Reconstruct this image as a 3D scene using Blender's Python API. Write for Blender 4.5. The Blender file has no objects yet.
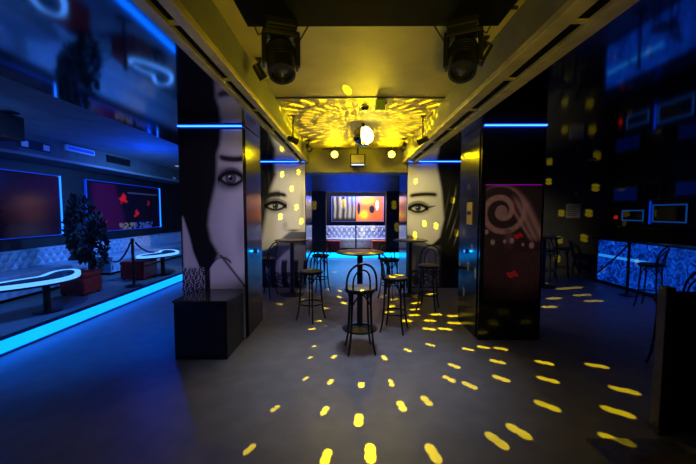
import bpy, math, random
from mathutils import Vector, Matrix
C = bpy.context.scene.collection
SC = bpy.context.scene
PI = math.pi
random.seed(7)

# ------------------------------------------------------------------ camera, world, exposure
cd = bpy.data.cameras.new('camera'); cam = bpy.data.objects.new('camera', cd); C.objects.link(cam)
cam.location = (0, 0, 1.65)
cam.rotation_euler = (PI/2 - math.atan(20/330), 0, math.atan(2/330))
cd.sensor_width = 36; cd.lens = 330/696*36; cd.clip_start = .05
SC.camera = cam
w = bpy.data.worlds.new('night'); SC.world = w; w.use_nodes = True
w.node_tree.nodes['Background'].inputs[0].default_value = (.25, .35, 1, 1)
w.node_tree.nodes['Background'].inputs[1].default_value = .001
vs = SC.view_settings
vs.view_transform = 'Standard'; vs.look = 'None'; vs.gamma = 1; vs.use_curve_mapping = False
vs.exposure = 0.0

YEL = (1, .72, .0)
BLUE = (0, .10, 1)

def light(kind, name, loc, energy, color, aim=None, size=None, blend=.15, radius=.02, parent=None):
    d = bpy.data.lights.new(name, kind); d.energy = energy; d.color = color
    o = bpy.data.objects.new(name, d); C.objects.link(o); o.location = loc
    if kind == 'SPOT':
        d.spot_size = math.radians(size); d.spot_blend = blend
    if kind in ('SPOT', 'POINT'): d.shadow_soft_size = radius
    if kind == 'AREA':
        d.shape = 'RECTANGLE'; d.size, d.size_y = size
    if aim is not None:
        o.rotation_euler = (Vector(aim) - Vector(loc)).to_track_quat('-Z', 'Y').to_euler()
    return o

# unseen fill lights added to brighten parts of the club, no fixtures
light('SPOT', 'lavender_wash', (-.6, -.6, 1.9), 260, (.62, .52, 1), aim=(-1.78, 4.15, 1.62), size=25, blend=.5, radius=.08)
light('SPOT', 'cool_floor_wash', (.2, 3.6, 2.65), 190, (.58, .67, 1), aim=(.1, 3.5, 0), size=76, blend=1, radius=.15)
light('SPOT', 'art_wash', (.8, -.4, 2.6), 140, (1, .62, .55), aim=(2.0, 4.15, 1.4), size=19, blend=.5, radius=.08)
light('SPOT', 'yellow_up_fill', (.1, -1.2, .9), 300, YEL, aim=(.15, 3.0, 3.0), size=50, blend=1, radius=.1)  # unseen, added to yellow the ceiling and beam undersides
light('SPOT', 'blue_lounge_wash', (-3.4, 7.4, 2.65), 420, (.06, .28, 1), aim=(-6.0, 8.2, .8), size=120, blend=1, radius=.1)
light('POINT', 'blue_lounge_fill', (-4.2, 7.0, 2.35), 55, (.0, .06, 1), radius=.01)  # added blue fill for the lounge ceiling, no lamp there
light('SPOT', 'blue_lounge_near_wash', (-3.4, 3.6, 2.65), 300, (.05, .25, 1), aim=(-6.0, 4.6, .8), size=120, blend=1, radius=.1)
light('SPOT', 'blue_floor_wash', (-2.5, 4.0, 2.68), 330, (.0, .13, 1), aim=(-3.5, 4.4, 0), size=78, blend=1, radius=.1)
light('SPOT', 'blue_bar_wash', (3.9, 5.4, 2.68), 45, (.02, .10, 1), aim=(4.0, 6.4, 0), size=110, blend=1, radius=.1)
light('AREA', 'blue_stage_wash', (.2, 12.72, 2.6), 190, (.55, .55, 1), aim=(.2, 13.1, .5), size=(4.5, .15))
light('SPOT', 'blue_header_wash', (.2, 9.2, 2.4), 520, (.0, .055, 1), aim=(.2, 12.4, 2.8), size=50, blend=1, radius=.1)
light('SPOT', 'blue_far_floor_wash', (.1, 10.2, 2.8), 1500, (.04, .34, 1), aim=(.1, 9.4, 0), size=80, blend=1, radius=.1)
light('SPOT', 'white_bench_wash', (.2, 9.6, 2.8), 350, (.8, .82, 1), aim=(.2, 13.1, 1.0), size=30, blend=.6, radius=.08)

# ------------------------------------------------------------------ materials
M = {}
def mat(name, col, rough=.5, metal=0, emit=None, strength=0, spec=.5, noise=None, bump=0, nscale=30, coat=0):
    m = bpy.data.materials.new(name); m.use_nodes = True
    nt = m.node_tree; b = nt.nodes['Principled BSDF']
    b.inputs['Base Color'].default_value = (*col, 1)
    b.inputs['Roughness'].default_value = rough
    b.inputs['Metallic'].default_value = metal
    b.inputs['Specular IOR Level'].default_value = spec
    if coat: b.inputs['Coat Weight'].default_value = coat
    if emit:
        b.inputs['Emission Color'].default_value = (*emit, 1)
        b.inputs['Emission Strength'].default_value = strength
    if noise or bump:
        tc = nt.nodes.new('ShaderNodeTexCoord'); n = nt.nodes.new('ShaderNodeTexNoise')
        n.inputs['Scale'].default_value = nscale; n.inputs['Detail'].default_value = 6
        nt.links.new(tc.outputs['Object'], n.inputs['Vector'])
        if noise:
            r = nt.nodes.new('ShaderNodeValToRGB')
            r.color_ramp.elements[0].position = .35; r.color_ramp.elements[1].position = .68
            r.color_ramp.elements[0].color = (*[c*(1-noise) for c in col], 1)
            r.color_ramp.elements[1].color = (*[min(1, c*(1+noise)) for c in col], 1)
            nt.links.new(n.outputs['Fac'], r.inputs['Fac']); nt.links.new(r.outputs['Color'], b.inputs['Base Color'])
        if bump:
            bp = nt.nodes.new('ShaderNodeBump'); bp.inputs['Strength'].default_value = bump; bp.inputs['Distance'].default_value = .02
            nt.links.new(n.outputs['Fac'], bp.inputs['Height']); nt.links.new(bp.outputs['Normal'], b.inputs['Normal'])
    M[name] = m
    return m

mat('concrete', (.17, .165, .165), .42, noise=.12, bump=.05, nscale=5, spec=.4)
mat('plaster', (.30, .30, .30), .8, noise=.12, nscale=3)
mat('ceiling_yellow_lit', (.38, .33, .09), .62, noise=.14, nscale=2.2)  # grey tray paint with the yellow light put into its colour
mat('matte_black', (.004, .004, .004), .8, spec=.05)
mat('dark_paint', (.012, .012, .014), .55, noise=.3, nscale=4)
mat('navy_paint', (.03, .035, .06), .6, noise=.25, nscale=4)
mat('grey_paint', (.12, .12, .12), .6, noise=.15, nscale=4)
mat('mirror_ceiling', (.36, .38, .44), .07, 1, bump=.004, nscale=3)
mat('black_gloss', (.008, .008, .009), .14, spec=.6)
mat('black_steel_gloss', (.035, .035, .033), .2, .7)
mat('beam_yellow_lit', (.46, .40, .16), .42, .25, noise=.2, nscale=6)  # yellow light on the beams is put into this base colour
mat('black_metal', (.012, .012, .013), .35, .3)
mat('black_plastic', (.007, .007, .008), .3)
mat('grille', (.02, .02, .02), .7, bump=.4, nscale=160)
mat('chrome', (.75, .75, .75), .15, 1)
mat('steel', (.16, .16, .17), .45, .8, noise=.2, nscale=20)
mat('bentwood', (.009, .007, .006), .4, spec=.35)
mat('cane_seat', (.13, .12, .115), .55, noise=.3, bump=.2, nscale=90)
mat('table_wood', (.16, .11, .06), .35, noise=.45, nscale=14)
mat('leather', (.42, .48, .58), .34, noise=.08, nscale=8)
mat('button', (.2, .24, .32), .35)
mat('red_vinyl', (.4, .012, .01), .35, noise=.2, nscale=9)
mat('rope', (.05, .03, .06), .8, bump=.5, nscale=120)
mat('pot', (.03, .03, .035), .4)
mat('leaf', (.014, .018, .02), .42, noise=.5, nscale=7)
mat('wood_post', (.07, .045, .028), .5, noise=.4, nscale=10)
mat('glass_top', (.05, .07, .075), .12, noise=.5, nscale=9)
mat('paper', (.75, .75, .82), .7)
mat('orange_cushion', (.75, .12, .02), .6, noise=.15, nscale=12)
mat('dim_screen', (.012, .014, .03), .12, emit=(.0, .02, .3), strength=.10)
mat('led_cyan', (.1, .3, .4), .4, emit=(0.0, .13, 1), strength=4)
mat('led_cyan_back', (.1, .3, .4), .4, emit=(0.0, .28, 1), strength=6)
mat('led_blue', (.05, .1, .3), .4, emit=(.005, .13, 1), strength=3.5)
mat('led_strip', (.05, .1, .3), .4, emit=(.012, .08, 1), strength=14)
mat('led_line', (.05, .1, .3), .4, emit=(.02, .3, 1), strength=.8)
mat('led_blue_dim', (.05, .1, .3), .4, emit=(.002, .05, 1), strength=.45)
mat('led_table', (.3, .4, .5), .4, emit=(.09, .34, 1), strength=1.5)
mat('led_white', (.5, .5, .5), .4, emit=(.6, .75, 1), strength=1.2)
mat('led_magenta', (.1, .0, .1), .4, emit=(.30, .0, .35), strength=.6)
mat('lamp_yellow', (.8, .7, .1), .3, emit=(1, .80, .05), strength=9)
mat('tile_highlight', (.8, .8, .2), .3, emit=(1, .93, .35), strength=7)  # glow that replaces a reflected highlight on the ball
mat('lens_dim', (.02, .02, .025), .08, coat=1, spec=.8)
mat('green_plastic', (.35, .55, .08), .4)
mat('sign_yellow', (.8, .6, .02), .5)
mat('red_light', (.3, .02, .02), .4, emit=(1, .02, .01), strength=.3)
mat('mirror_facet', (.85, .85, .8), .06, 1)
mat('warm_white', (.7, .68, .6), .5)

def attr_mat(name, rough, emit=0, spec=.4):
    m = mat(name, (.5, .5, .5), rough, spec=spec); nt = m.node_tree; b = nt.nodes['Principled BSDF']
    a = nt.nodes.new('ShaderNodeAttribute'); a.attribute_name = 'print'
    nt.links.new(a.outputs['Color'], b.inputs['Base Color'])
    if emit:
        nt.links.new(a.outputs['Color'], b.inputs['Emission Color']); b.inputs['Emission Strength'].default_value = emit
    return m
attr_mat('printed', .4, spec=.12); attr_mat('printed_matt', .6); attr_mat('glowing_print', .15, .35)  # the last one also emits its colours, in place of reflected light

def damask():
    m = bpy.data.materials.new('backlit_damask'); m.use_nodes = True; nt = m.node_tree; b = nt.nodes['Principled BSDF']
    tc = nt.nodes.new('ShaderNodeTexCoord')
    n = nt.nodes.new('ShaderNodeTexNoise'); n.inputs['Scale'].default_value = 6.5; n.inputs['Detail'].default_value = 5; n.inputs['Distortion'].default_value = 2.5
    nt.links.new(tc.outputs['Object'], n.inputs['Vector'])
    r = nt.nodes.new('ShaderNodeValToRGB')
    e = r.color_ramp.elements
    e[0].position = .40; e[0].color = (.0, .004, .07, 1)
    e[1].position = .60; e[1].color = (.003, .06, .6, 1)
    k = e.new(.5); k.color = (.0, .04, .42, 1)
    k = e.new(.72); k.color = (.01, .13, .8, 1)
    nt.links.new(n.outputs['Fac'], r.inputs['Fac'])
    b.inputs['Base Color'].default_value = (.02, .03, .06, 1); b.inputs['Roughness'].default_value = .3
    nt.links.new(r.outputs['Color'], b.inputs['Emission Color']); b.inputs['Emission Strength'].default_value = .8
    M['backlit_damask'] = m
damask()

# ------------------------------------------------------------------ mesh helpers
class MB:
    def __init__(s): s.v = []; s.f = []; s.m = []; s.sm = []
    def add(s, vs, fs, mi=0, smooth=False):
        o = len(s.v); s.v += [tuple(v) for v in vs]
        for f in fs: s.f.append(tuple(i+o for i in f)); s.m.append(mi); s.sm.append(smooth)
        return s
    def box(s, a, b, mi=0, bev=0):
        x0, y0, z0 = [min(p, q) for p, q in zip(a, b)]; x1, y1, z1 = [max(p, q) for p, q in zip(a, b)]
        if bev <= 0:
            vs = [(x, y, z) for z in (z0, z1) for y in (y0, y1) for x in (x0, x1)]
            return s.add(vs, [(0,2,3,1),(4,5,7,6),(0,1,5,4),(2,6,7,3),(0,4,6,2),(1,3,7,5)], mi)
        import bmesh
        bm = bmesh.new(); bmesh.ops.create_cube(bm, size=1)
        for v in bm.verts:
            v.co = Vector((x0+(v.co.x+.5)*(x1-x0), y0+(v.co.y+.5)*(y1-y0), z0+(v.co.z+.5)*(z1-z0)))
        bmesh.ops.bevel(bm, geom=bm.edges[:], offset=bev, segments=2, affect='EDGES', profile=.6)
        bm.verts.index_update()
        s.add([v.co for v in bm.verts], [[v.index for v in f.verts] for f in bm.faces], mi)
        bm.free(); return s
    def tube(s, pts, r, n=8, closed=False, mi=0):
        pts = [Vector(p) for p in pts]; N = len(pts); rs = r if isinstance(r, (list, tuple)) else [r]*N
        vs = []; up = None
        for i, p in enumerate(pts):
            if closed: t = pts[(i+1) % N]-pts[i-1]
            else: t = pts[min(i+1, N-1)]-pts[max(i-1, 0)]
            t.normalize()
            if up is None:
                up = Vector((0, 0, 1)) if abs(t.z) < .9 else Vector((1, 0, 0))
            a = (up - t*up.dot(t)).normalized(); b = t.cross(a); up = a
            for k in range(n):
                q = 2*PI*k/n; vs.append(p+(a*math.cos(q)+b*math.sin(q))*rs[i])
        fs = []
        for i in range(N if closed else N-1):
            j = (i+1) % N
            for k in range(n): fs.append((i*n+k, i*n+(k+1) % n, j*n+(k+1) % n, j*n+k))
        if not closed: fs += [tuple(range(n))[::-1], tuple((N-1)*n+k for k in range(n))]
        return s.add(vs, fs, mi, True)
    def lathe(s, prof, c=(0, 0, 0), n=28, mi=0, axis='Z', smooth=True):
        vs = []; fs = []
        for r, z in prof:
            for k in range(n):
                a = 2*PI*k/n; p = (r*math.cos(a), r*math.sin(a), z)
                if axis == 'Y': p = (p[0], p[2], p[1])
                if axis == 'X': p = (p[2], p[0], p[1])
                vs.append((c[0]+p[0], c[1]+p[1], c[2]+p[2]))
        for i in range(len(prof)-1):
            for k in range(n): fs.append((i*n+k, i*n+(k+1) % n, (i+1)*n+(k+1) % n, (i+1)*n+k))
        fs += [tuple(range(n))[::-1], tuple((len(prof)-1)*n+k for k in range(n))]
        return s.add(vs, fs, mi, smooth)
    def prism(s, poly, z0, z1, mi=0):
        n = len(poly)
        vs = [(x, y, z0) for x, y in poly]+[(x, y, z1) for x, y in poly]
        return s.add(vs, [tuple(range(n))[::-1], tuple(range(n, 2*n))]+[(k, (k+1) % n, n+(k+1) % n, n+k) for k in range(n)], mi)
    def ring(s, po, pi_, z0, z1, mi=0):
        n = len(po)
        vs = [(x, y, z) for z in (z0, z1) for x, y in po]+[(x, y, z) for z in (z0, z1) for x, y in pi_]
        fs = []
        for k in range(n):
            l = (k+1) % n
            fs += [(k, l, n+l, n+k), (2*n+l, 2*n+k, 3*n+k, 3*n+l), (n+k, n+l, 3*n+l, 3*n+k), (l, k, 2*n+k, 2*n+l)]
        return s.add(vs, fs, mi)
    def build(s, name, mats, parent=None, bevel=0):
        me = bpy.data.meshes.new(name); me.from_pydata(s.v, [], s.f)
        for m in (mats if isinstance(mats, (list, tuple)) else [mats]): me.materials.append(M[m])
        me.polygons.foreach_set('material_index', s.m); me.polygons.foreach_set('use_smooth', s.sm)
        me.update()
        if any(s.sm):
            try: me.set_sharp_from_angle(angle=math.radians(40))
            except Exception: pass
        o = bpy.data.objects.new(name, me); C.objects.link(o)
        if parent: o.parent = parent
        return o

def tag(o, label=None, cat=None, group=None, kind=None):
    if label: o['label'] = label
    if cat: o['category'] = cat
    if group: o['group'] = group
    if kind: o['kind'] = kind
    return o
def empty(name, loc, label, cat, group=None, rz=0):
    o = bpy.data.objects.new(name, None); C.objects.link(o); o.location = loc; o.rotation_euler = (0, 0, rz); o.empty_display_size = .1
    return tag(o, label, cat, group)
def kids(o): return [c for c in bpy.data.objects if c.parent == o]
def copy_tree(o, parent=None):
    c = o.copy(); C.objects.link(c)
    if parent: c.parent = parent
    for ch in kids(o): copy_tree(ch, c)
    return c
def place(proto, first, loc, rz, label, group=None):
    o = proto if first else copy_tree(proto)
    o.location = loc; o.rotation_euler = (0, 0, rz); o['label'] = label
    if group: o['group'] = group
    return o
def struct(o): return tag(o, kind='structure')
def sbox(name, a, b, m): return struct(MB().box(a, b).build(name, m))

def printed(name, org, u, w_, h_, nu, nv, fn, m='printed', thick=.012, parent=None):
    """a flat print: grid of coloured points on the front of a thin board; fn(a, b) with a along u in metres and b up in metres"""
    org = Vector(org); u = Vector(u).normalized(); z = Vector((0, 0, 1)); n = u.cross(z)
    vs = []; cols = []
    for j in range(nv+1):
        for i in range(nu+1):
            a = w_*i/nu; b = h_*j/nv
            vs.append(org+u*a+z*b+n*thick); cols.append(fn(a, b))
    fs = [(j*(nu+1)+i, j*(nu+1)+i+1, (j+1)*(nu+1)+i+1, (j+1)*(nu+1)+i) for j in range(nv) for i in range(nu)]
    o0 = len(vs); vs += [org, org+u*w_, org+u*w_+z*h_, org+z*h_]; cols += [(.01, .01, .01)]*4
    c = [0, nu, nv*(nu+1)+nu, nv*(nu+1)]
    fs += [(o0+3, o0+2, o0+1, o0)]
    bot = list(range(0, nu+1)); top = list(range(nv*(nu+1), nv*(nu+1)+nu+1))
    lef = [j*(nu+1) for j in range(nv+1)]; rig = [j*(nu+1)+nu for j in range(nv+1)]
    fs += [tuple(bot[::-1]+[o0, o0+1]), tuple(top+[o0+2, o0+3]), tuple(lef+[o0+3, o0]), tuple(rig[::-1]+[o0+1, o0+2])]
    me = bpy.data.meshes.new(name); me.from_pydata(vs, [], fs); me.materials.append(M[m])
    at = me.color_attributes.new('print', 'FLOAT_COLOR', 'POINT')
    at.data.foreach_set('color', [k for q in cols for k in (*q, 1)])
    me.update()
    o = bpy.data.objects.new(name, me); C.objects.link(o)
    if parent: o.parent = parent
    return o

def ss(e0, e1, x):
    t = max(0, min(1, (x-e0)/(e1-e0))); return t*t*(3-2*t)
def mix(a, b, t): return tuple(p+(q-p)*t for p, q in zip(a, b))
def lerp_pts(pts, x):
    if x <= pts[0][0]: return pts[0][1]
    for (a, p), (b, q) in zip(pts, pts[1:]):
        if x <= b: return p+(q-p)*(x-a)/(b-a)
    return pts[-1][1]
def hsh(x, y): return (math.sin(x*127.1+y*311.7)*43758.5453) % 1

# ------------------------------------------------------------------ the room
ZC = 3.0        # painted ceiling
ZM = 2.72       # underside of the glossy black soffits
sbox('floor', (-6.3, -2, -.1), (7.7, 13.6, 0), 'concrete')
sbox('wall_left', (-6.3, -2, 0), (-6.1, 13.6, ZC), 'dark_paint')
sbox('wall_right', (6.95, -2, 0), (7.15, 9.1, ZC), 'dark_paint')
sbox('wall_back', (-6.1, 13.3, 0), (4.0, 13.6, ZC), 'matte_black')
sbox('wall_back_bar', (3.4, 8.9, 0), (7.15, 9.1, ZC), 'grey_paint')
sbox('wall_back_side', (3.4, 9.1, 0), (3.6, 13.3, ZC), 'dark_paint')
sbox('ceiling', (-1.08, -2, ZC), (1.43, 7.35, ZC+.1), 'ceiling_yellow_lit')
sbox('ceiling_lounge', (-6.3, -2, ZC), (-1.08, 13.6, ZC+.1), 'plaster')
sbox('ceiling_bar', (1.43, -2, ZC), (7.7, 13.6, ZC+.1), 'plaster')
sbox('ceiling_stage', (-1.08, 7.35, ZC), (1.43, 13.6, ZC+.1), 'plaster')
sbox('ceiling_soffit_left', (-2.75, -1.5, ZM), (-1.085, 8.35, ZC), 'mirror_ceiling')
sbox('ceiling_soffit_right', (1.435, -1.5, ZM), (6.95, 8.9, ZC), 'mirror_ceiling')
sbox('ceiling_soffit_fascia', (-6.1, -1.5, 2.60), (-5.5, 13.3, ZC), 'grey_paint')
sbox('ceiling_header', (-1.08, 7.15, 2.50), (1.43, 7.35, ZC), 'plaster')
sbox('ceiling_header_back', (-3.2, 12.4, 2.40), (3.4, 12.6, ZC), 'plaster')
sbox('trim_ceiling_seam', (-.88, 3.965, ZC-.012), (1.12, 3.995, ZC), 'dark_paint')
sbox('trim_fascia_ledge', (-5.5, -1.5, 2.60), (-5.42, 13.3, 2.645), 'plaster')

# raised lounge with a luminous riser
sbox('floor_lounge', (-6.1, -1.5, 0), (-4.03, 13.3, .2), 'concrete')
sbox('floor_stage', (-4.03, 11.83, 0), (3.4, 13.3, .2), 'concrete')
def glow_strip(name, a, b, label, m, group=None, cat='light strip'):
    return tag(MB().box(a, b, bev=.003).build(name, m), label, cat, group)
glow_strip('step_light', (-4.03, -1.5, .025), (-4.0, 11.79, .175), 'long cyan glowing step light along the edge of the raised lounge', 'led_cyan')
glow_strip('step_light', (-3.2, 11.79, .02), (3.3, 11.83, .18), 'cyan glowing step light in front of the bench at the far end', 'led_cyan_back')
sbox('trim_step_nosing', (-4.06, -1.5, .178), (-3.99, 11.79, .2), 'black_metal')
sbox('trim_step_kick', (-4.03, -1.5, 0), (-3.985, 11.79, .02), 'black_metal')

# ceiling beams (two pale flanges with a dark channel between)
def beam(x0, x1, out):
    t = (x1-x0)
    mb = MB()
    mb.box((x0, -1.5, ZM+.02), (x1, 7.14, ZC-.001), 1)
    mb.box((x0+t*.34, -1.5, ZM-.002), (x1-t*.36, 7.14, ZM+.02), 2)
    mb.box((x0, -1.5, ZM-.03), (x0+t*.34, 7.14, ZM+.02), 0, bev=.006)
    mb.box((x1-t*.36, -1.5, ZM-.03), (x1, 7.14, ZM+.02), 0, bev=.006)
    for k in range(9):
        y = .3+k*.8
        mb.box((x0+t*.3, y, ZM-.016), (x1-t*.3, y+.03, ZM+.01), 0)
    return struct(mb.build('beam', ['beam_yellow_lit', 'grey_paint', 'matte_black']))
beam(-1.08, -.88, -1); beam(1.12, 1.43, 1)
# dark cross beam over the camera side of the tray
sbox('beam', (-.68, 1.45, ZC-.12), (.98, 2.27, ZC), 'matte_black')

# pillars
def pillar(x0, x1, y0, y1): return sbox('pillar', (x0, y0, 0), (x1, y1, ZM), 'black_gloss')
PL = pillar(-2.16, -1.34, 4.2, 4.98)
PR = pillar(1.65, 2.44, 4.18, 4.98)
FL = pillar(-2.25, -.95, 7.12, 8.2)
FR = pillar(1.22, 2.55, 7.12, 8.2)
sbox('pillar', (-1.55, 12.0, .2), (-.88, 12.39, 2.4), 'dark_paint'); sbox('pillar', (1.32, 12.0, .2), (2.0, 12.39, 2.4), 'dark_paint')

# side cladding of the near pillars: polished dark steel sheets
for x, s, lab in ((-1.34, 1, 'polished dark steel cladding on the inner side of the mural pillar by the black plinth'), (1.65, -1, 'polished dark steel cladding on the inner side of the swirl art pillar')):
    o = MB().box((x+s*.0005, 4.24, .02), (x+s*.0125, 4.94, ZM-.02), bev=.002).build('side_cladding', 'black_steel_gloss')
    tag(o, lab, 'cladding')

# ------------------------------------------------------------------ murals
W = (.78, .76, .76)
def mural_near(a, b):
    u = a/.80; cy = 17+(2.70-b)/2.04*423; cx = 25+u*158
    d = .006+.014*max(0, math.sin(cx*.9+cy*.03+2*math.sin(cy*.02)))*(.4+.6*hsh(int(cx*.7), 1))*.6
    dark = (d, d, d*1.15)
    edge = lerp_pts([(10, 133), (60, 128), (85, 120), (150, 118), (190, 108), (230, 98), (270, 93), (310, 100), (345, 118), (360, 112), (440, 98)], cy)
    t = ss(edge-7, edge+9, cx)
    shade = .62+.25*ss(edge, edge+60, cx)
    c = mix(dark, tuple(k*shade for k in W), t)
    # brow
    br = math.exp(-((cy-97+.12*(150-cx)+.004*(cx-150)**2)/8.5)**2)*ss(116, 135, cx)
    c = mix(c, (.02, .02, .025), min(1, br*1.25))
    # eye socket shade, lids, white, iris
    ex, ey = (cx-155)/31, (cy-147)/17
    lid = abs(ey)-(1-ex*ex)*.95
    sock = math.exp(-(((cx-150)/40)**2+((cy-147)/31)**2)**2)
    c = mix(c, (.16, .15, .17), min(1, sock*1.3)*.95*t)
    if abs(ex) < 1 and lid < 0:
        c = mix(c, (.45, .45, .48), ss(0, .25, -lid))
        r = math.hypot((cx-153), (cy-147))
        c = mix(c, (.05, .05, .06), 1-ss(12, 15, r)); c = mix(c, (.22, .22, .25), (1-ss(8, 11, r))*.6)
        c = mix(c, (.005, .005, .005), 1-ss(4.5, 6, r))
        c = mix(c, (.95, .95, .95), 1-ss(1.5, 3.2, math.hypot(cx-150, cy-142)))
    up = math.exp(-((ey+(1-ex*ex)*.95)/.42)**2)*(abs(ex) < 1.12); lo = math.exp(-((ey-(1-min(1, ex*ex))*.95)/.3)**2)*(abs(ex) < 1.05)
    c = mix(c, (.008, .008, .01), min(1, up*1.3+lo*1.1))
    cr = math.exp(-((ey+(1-min(1.2, ex*ex)*.8)*1.55)/.16)**2)*(abs(ex) < 1)
    c = mix(c, (.05, .05, .06), cr*.6)
    # nose shade and the raised finger
    c = mix(c, (.25, .23, .27), .5*math.exp(-((cx-176)/12)**2-((cy-300)/50)**2))
    if cy > 345:
        arch = 356+((cx-128)/33)**2*30
        arch2 = 1-ss(arch-3, arch+3, cy)
        line = math.exp(-((cx-(120+(cy-345)*.72))/4.2)**2)
        c = mix(c, (.02, .02, .03), max(line*(cy > 348)*ss(112, 124, cx), math.exp(-((cy-arch)/4)**2)*(cx < 150)))
        lg = ss(93, 98, cx)*(1-arch2)*(cx < 120+(cy-345)*.72)
        c = mix(c, tuple(k*.72 for k in W), lg*(1-line))
    # neck and hand left of the hair lock
    le = lerp_pts([(245, 30), (270, 38), (300, 46), (340, 54), (385, 70), (400, 58)], cy)
    if 240 < cy < 440:
        l2 = (1-ss(le-4, le+4, cx))*ss(240, 252, cy)*ss(27, 31, cx)
        c = mix(c, tuple(k*.6 for k in W), l2)
    if cy > 378 and cx < 82:
        lace = .5+.5*math.sin(cx*.75+2*math.sin(cy*.3))*math.sin(cy*.55+1.5*math.sin(cx*.25))
        c = mix(c, mix((.02, .02, .03), (.5, .5, .55), ss(.5, .75, lace)), ss(378, 388, cy))
    return c
o = printed('mural', (-2.15, 4.19, .02), (1, 0, 0), .80, 2.66, 150, 460, lambda a, b: mural_near(a, b+.02), thick=.012)
tag(o, 'mural of a dark haired face with one large eye above the black plinth', 'mural', 'face murals on the pillars')

def eye_at(c, X, Z, ex0, ez0, rw, rh, wing=0):
    ex, ez = (X-ex0)/rw, (Z-ez0)/rh
    arc = (1-min(1.3, ex*ex))
    sock = math.exp(-((ex/1.25)**2+(ez/1.7)**2)**1.5); c = mix(c, (.10, .095, .10), sock*.8)
    if abs(ex) < 1 and abs(ez) < arc*.95:
        c = (.66, .66, .68); r = math.hypot(X-ex0, (Z-ez0)*1.05)/rh
        c = mix(c, (.07, .07, .08), 1-ss(.7, .85, r)); c = mix(c, (.005, .005, .005), 1-ss(.28, .38, r))
        c = mix(c, (.95, .95, .95), 1-ss(.08, .2, math.hypot(X-ex0+.02, Z-ez0-.02)/rh))
    if abs(ex) < 1.1:
        c = mix(c, (.006, .006, .006), min(1, 1.4*math.exp(-((ez-arc*.95)/.5)**2)+1.1*math.exp(-((ez+arc*.95)/.34)**2)))
        c = mix(c, (.06, .06, .06), .7*math.exp(-((ez-arc*.9-.85)/.2)**2))
    if wing:
        k = (X-ex0)/rw*wing
        if .8 < k < 1.95: c = mix(c, (.006, .006, .006), math.exp(-((ez-.1-.5*(k-.8))/(.42*(2.0-k)/1.2+.02))**2))
    return c
def mural_far_left(X, Z):
    d = .012+.03*max(0, math.sin(X*60+math.sin(Z*5)*2))*hsh(int(X*40), 2); dark = (d, d, d*1.2)
    edge = lerp_pts([(0, -1.75), (.9, -1.95), (1.45, -1.84), (1.9, -1.76), (2.15, -1.70), (2.45, -1.58), (2.72, -1.62)], Z)
    t = ss(edge-.06, edge+.07, X); c = mix(dark, tuple(k*(.8+.2*ss(edge, edge+.5, X)) for k in W), t)
    bz = 2.03-.9*(X+1.5)**2-.10*(X+1.5)
    c = mix(c, (.02, .02, .02), min(1, 1.3*math.exp(-((Z-bz)/(.045+.02*(X < -1.5)))**2)*ss(-1.86, -1.75, X)*(1-ss(-1.42, -1.32, X))))
    c = eye_at(c, X, Z, -1.60, 1.78, .22, .085)
    c = mix(c, (.3, .29, .3), .5*math.exp(-((X+1.02)/.05)**2)*ss(1.2, 1.5, Z)*(1-ss(1.9, 2.2, Z)))
    c = mix(c, (.03, .02, .02), .9*math.exp(-((X+1.22)/.13)**2-((Z-1.25-.25*(X+1.22)**2)/.03)**2))
    c = mix(c, (.2, .19, .2), .5*math.exp(-((X+1.40)/.06)**2-((Z-1.36)/.09)**2))
    if Z < 1.22:   # shoulder and dark blue shadow curve
        cv = .98+.75*(X+1.15)**2*1.0-.35*(X+1.15)
        k = 1-ss(.0, .09, abs(Z-(.62+.9*ss(-1.9, -1.1, X)*.55))-.14)
        c = mix(c, (.05, .07, .16), k*.9)
    if Z < .62: 
        st = .5+.5*math.sin(X*26+1.2*math.sin(Z*4)); c = mix(c, (.035, .04, .06), ss(.35, .6, st)*ss(.0, .1, .66-Z))
    if Z < .34:
        n = hsh(int(X*24), int(Z*30)); c = mix(c, (.02, .02, .025), .8 if n > .3 else .15)
    return c
o = printed('mural', (-2.24, 7.11, .02), (1, 0, 0), 1.28, 2.66, 150, 300, lambda a, b: mural_far_left(-2.24+a, b+.02))
tag(o, 'mural of a white face, black hair on its left, behind the small high table', 'mural', 'face murals on the pillars')
def mural_far_right(X, Z):
    s = max(0, math.sin(X*46-Z*9+2*math.sin(Z*2.6)))**3
    d = .012+.16*s*math.exp(-((X-2.28-.12*math.sin(Z*3))/.11)**2)*ss(.8, 1.1, Z)*(1-ss(2.0, 2.3, Z)); dark = (d, d, d)
    edge = lerp_pts([(.0, 1.2), (.92, 1.72), (.97, 1.80), (1.1, 1.93), (1.5, 2.02), (1.8, 1.99), (2.1, 1.96), (2.4, 1.90), (2.72, 1.84)], Z)
    t = 1-ss(edge-.05, edge+.04, X)
    chin = 1.14-.20*ss(1.25, 1.78, X)*1.0
    face = t*ss(chin-.02, chin+.03, Z)
    c = mix(dark, tuple(k*(.82+.18*(1-ss(edge-.5, edge, X))) for k in W), face)
    neck = (1-ss(1.75, 2.0, X))*(1-ss(chin-.03, chin, Z))
    st = .5+.5*math.sin(X*24+.6*math.sin(Z*5))
    nc = mix((.22, .25, .36), (.55, .53, .5), ss(.45, .75, st)*(1-ss(.55, .8, Z)))
    c = mix(c, nc, neck)
    bz = 1.96+.05*math.sin((X-1.2)*3.6)+.02
    c = mix(c, (.02, .02, .02), min(1, 1.3*math.exp(-((Z-bz)/.042)**2)*ss(1.24, 1.34, X)*(1-ss(1.80, 1.9, X))))
    c = eye_at(c, X, Z, 1.46, 1.73, .2, .082, wing=1)
    if Z < .4: c = mix(c, (.02, .02, .025), .85 if hsh(int(X*22), int(Z*26)) > .35 else .2)
    return c
o = printed('mural', (1.23, 7.11, .02), (1, 0, 0), 1.31, 2.66, 150, 300, lambda a, b: mural_far_right(1.23+a, b+.02))
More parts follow.
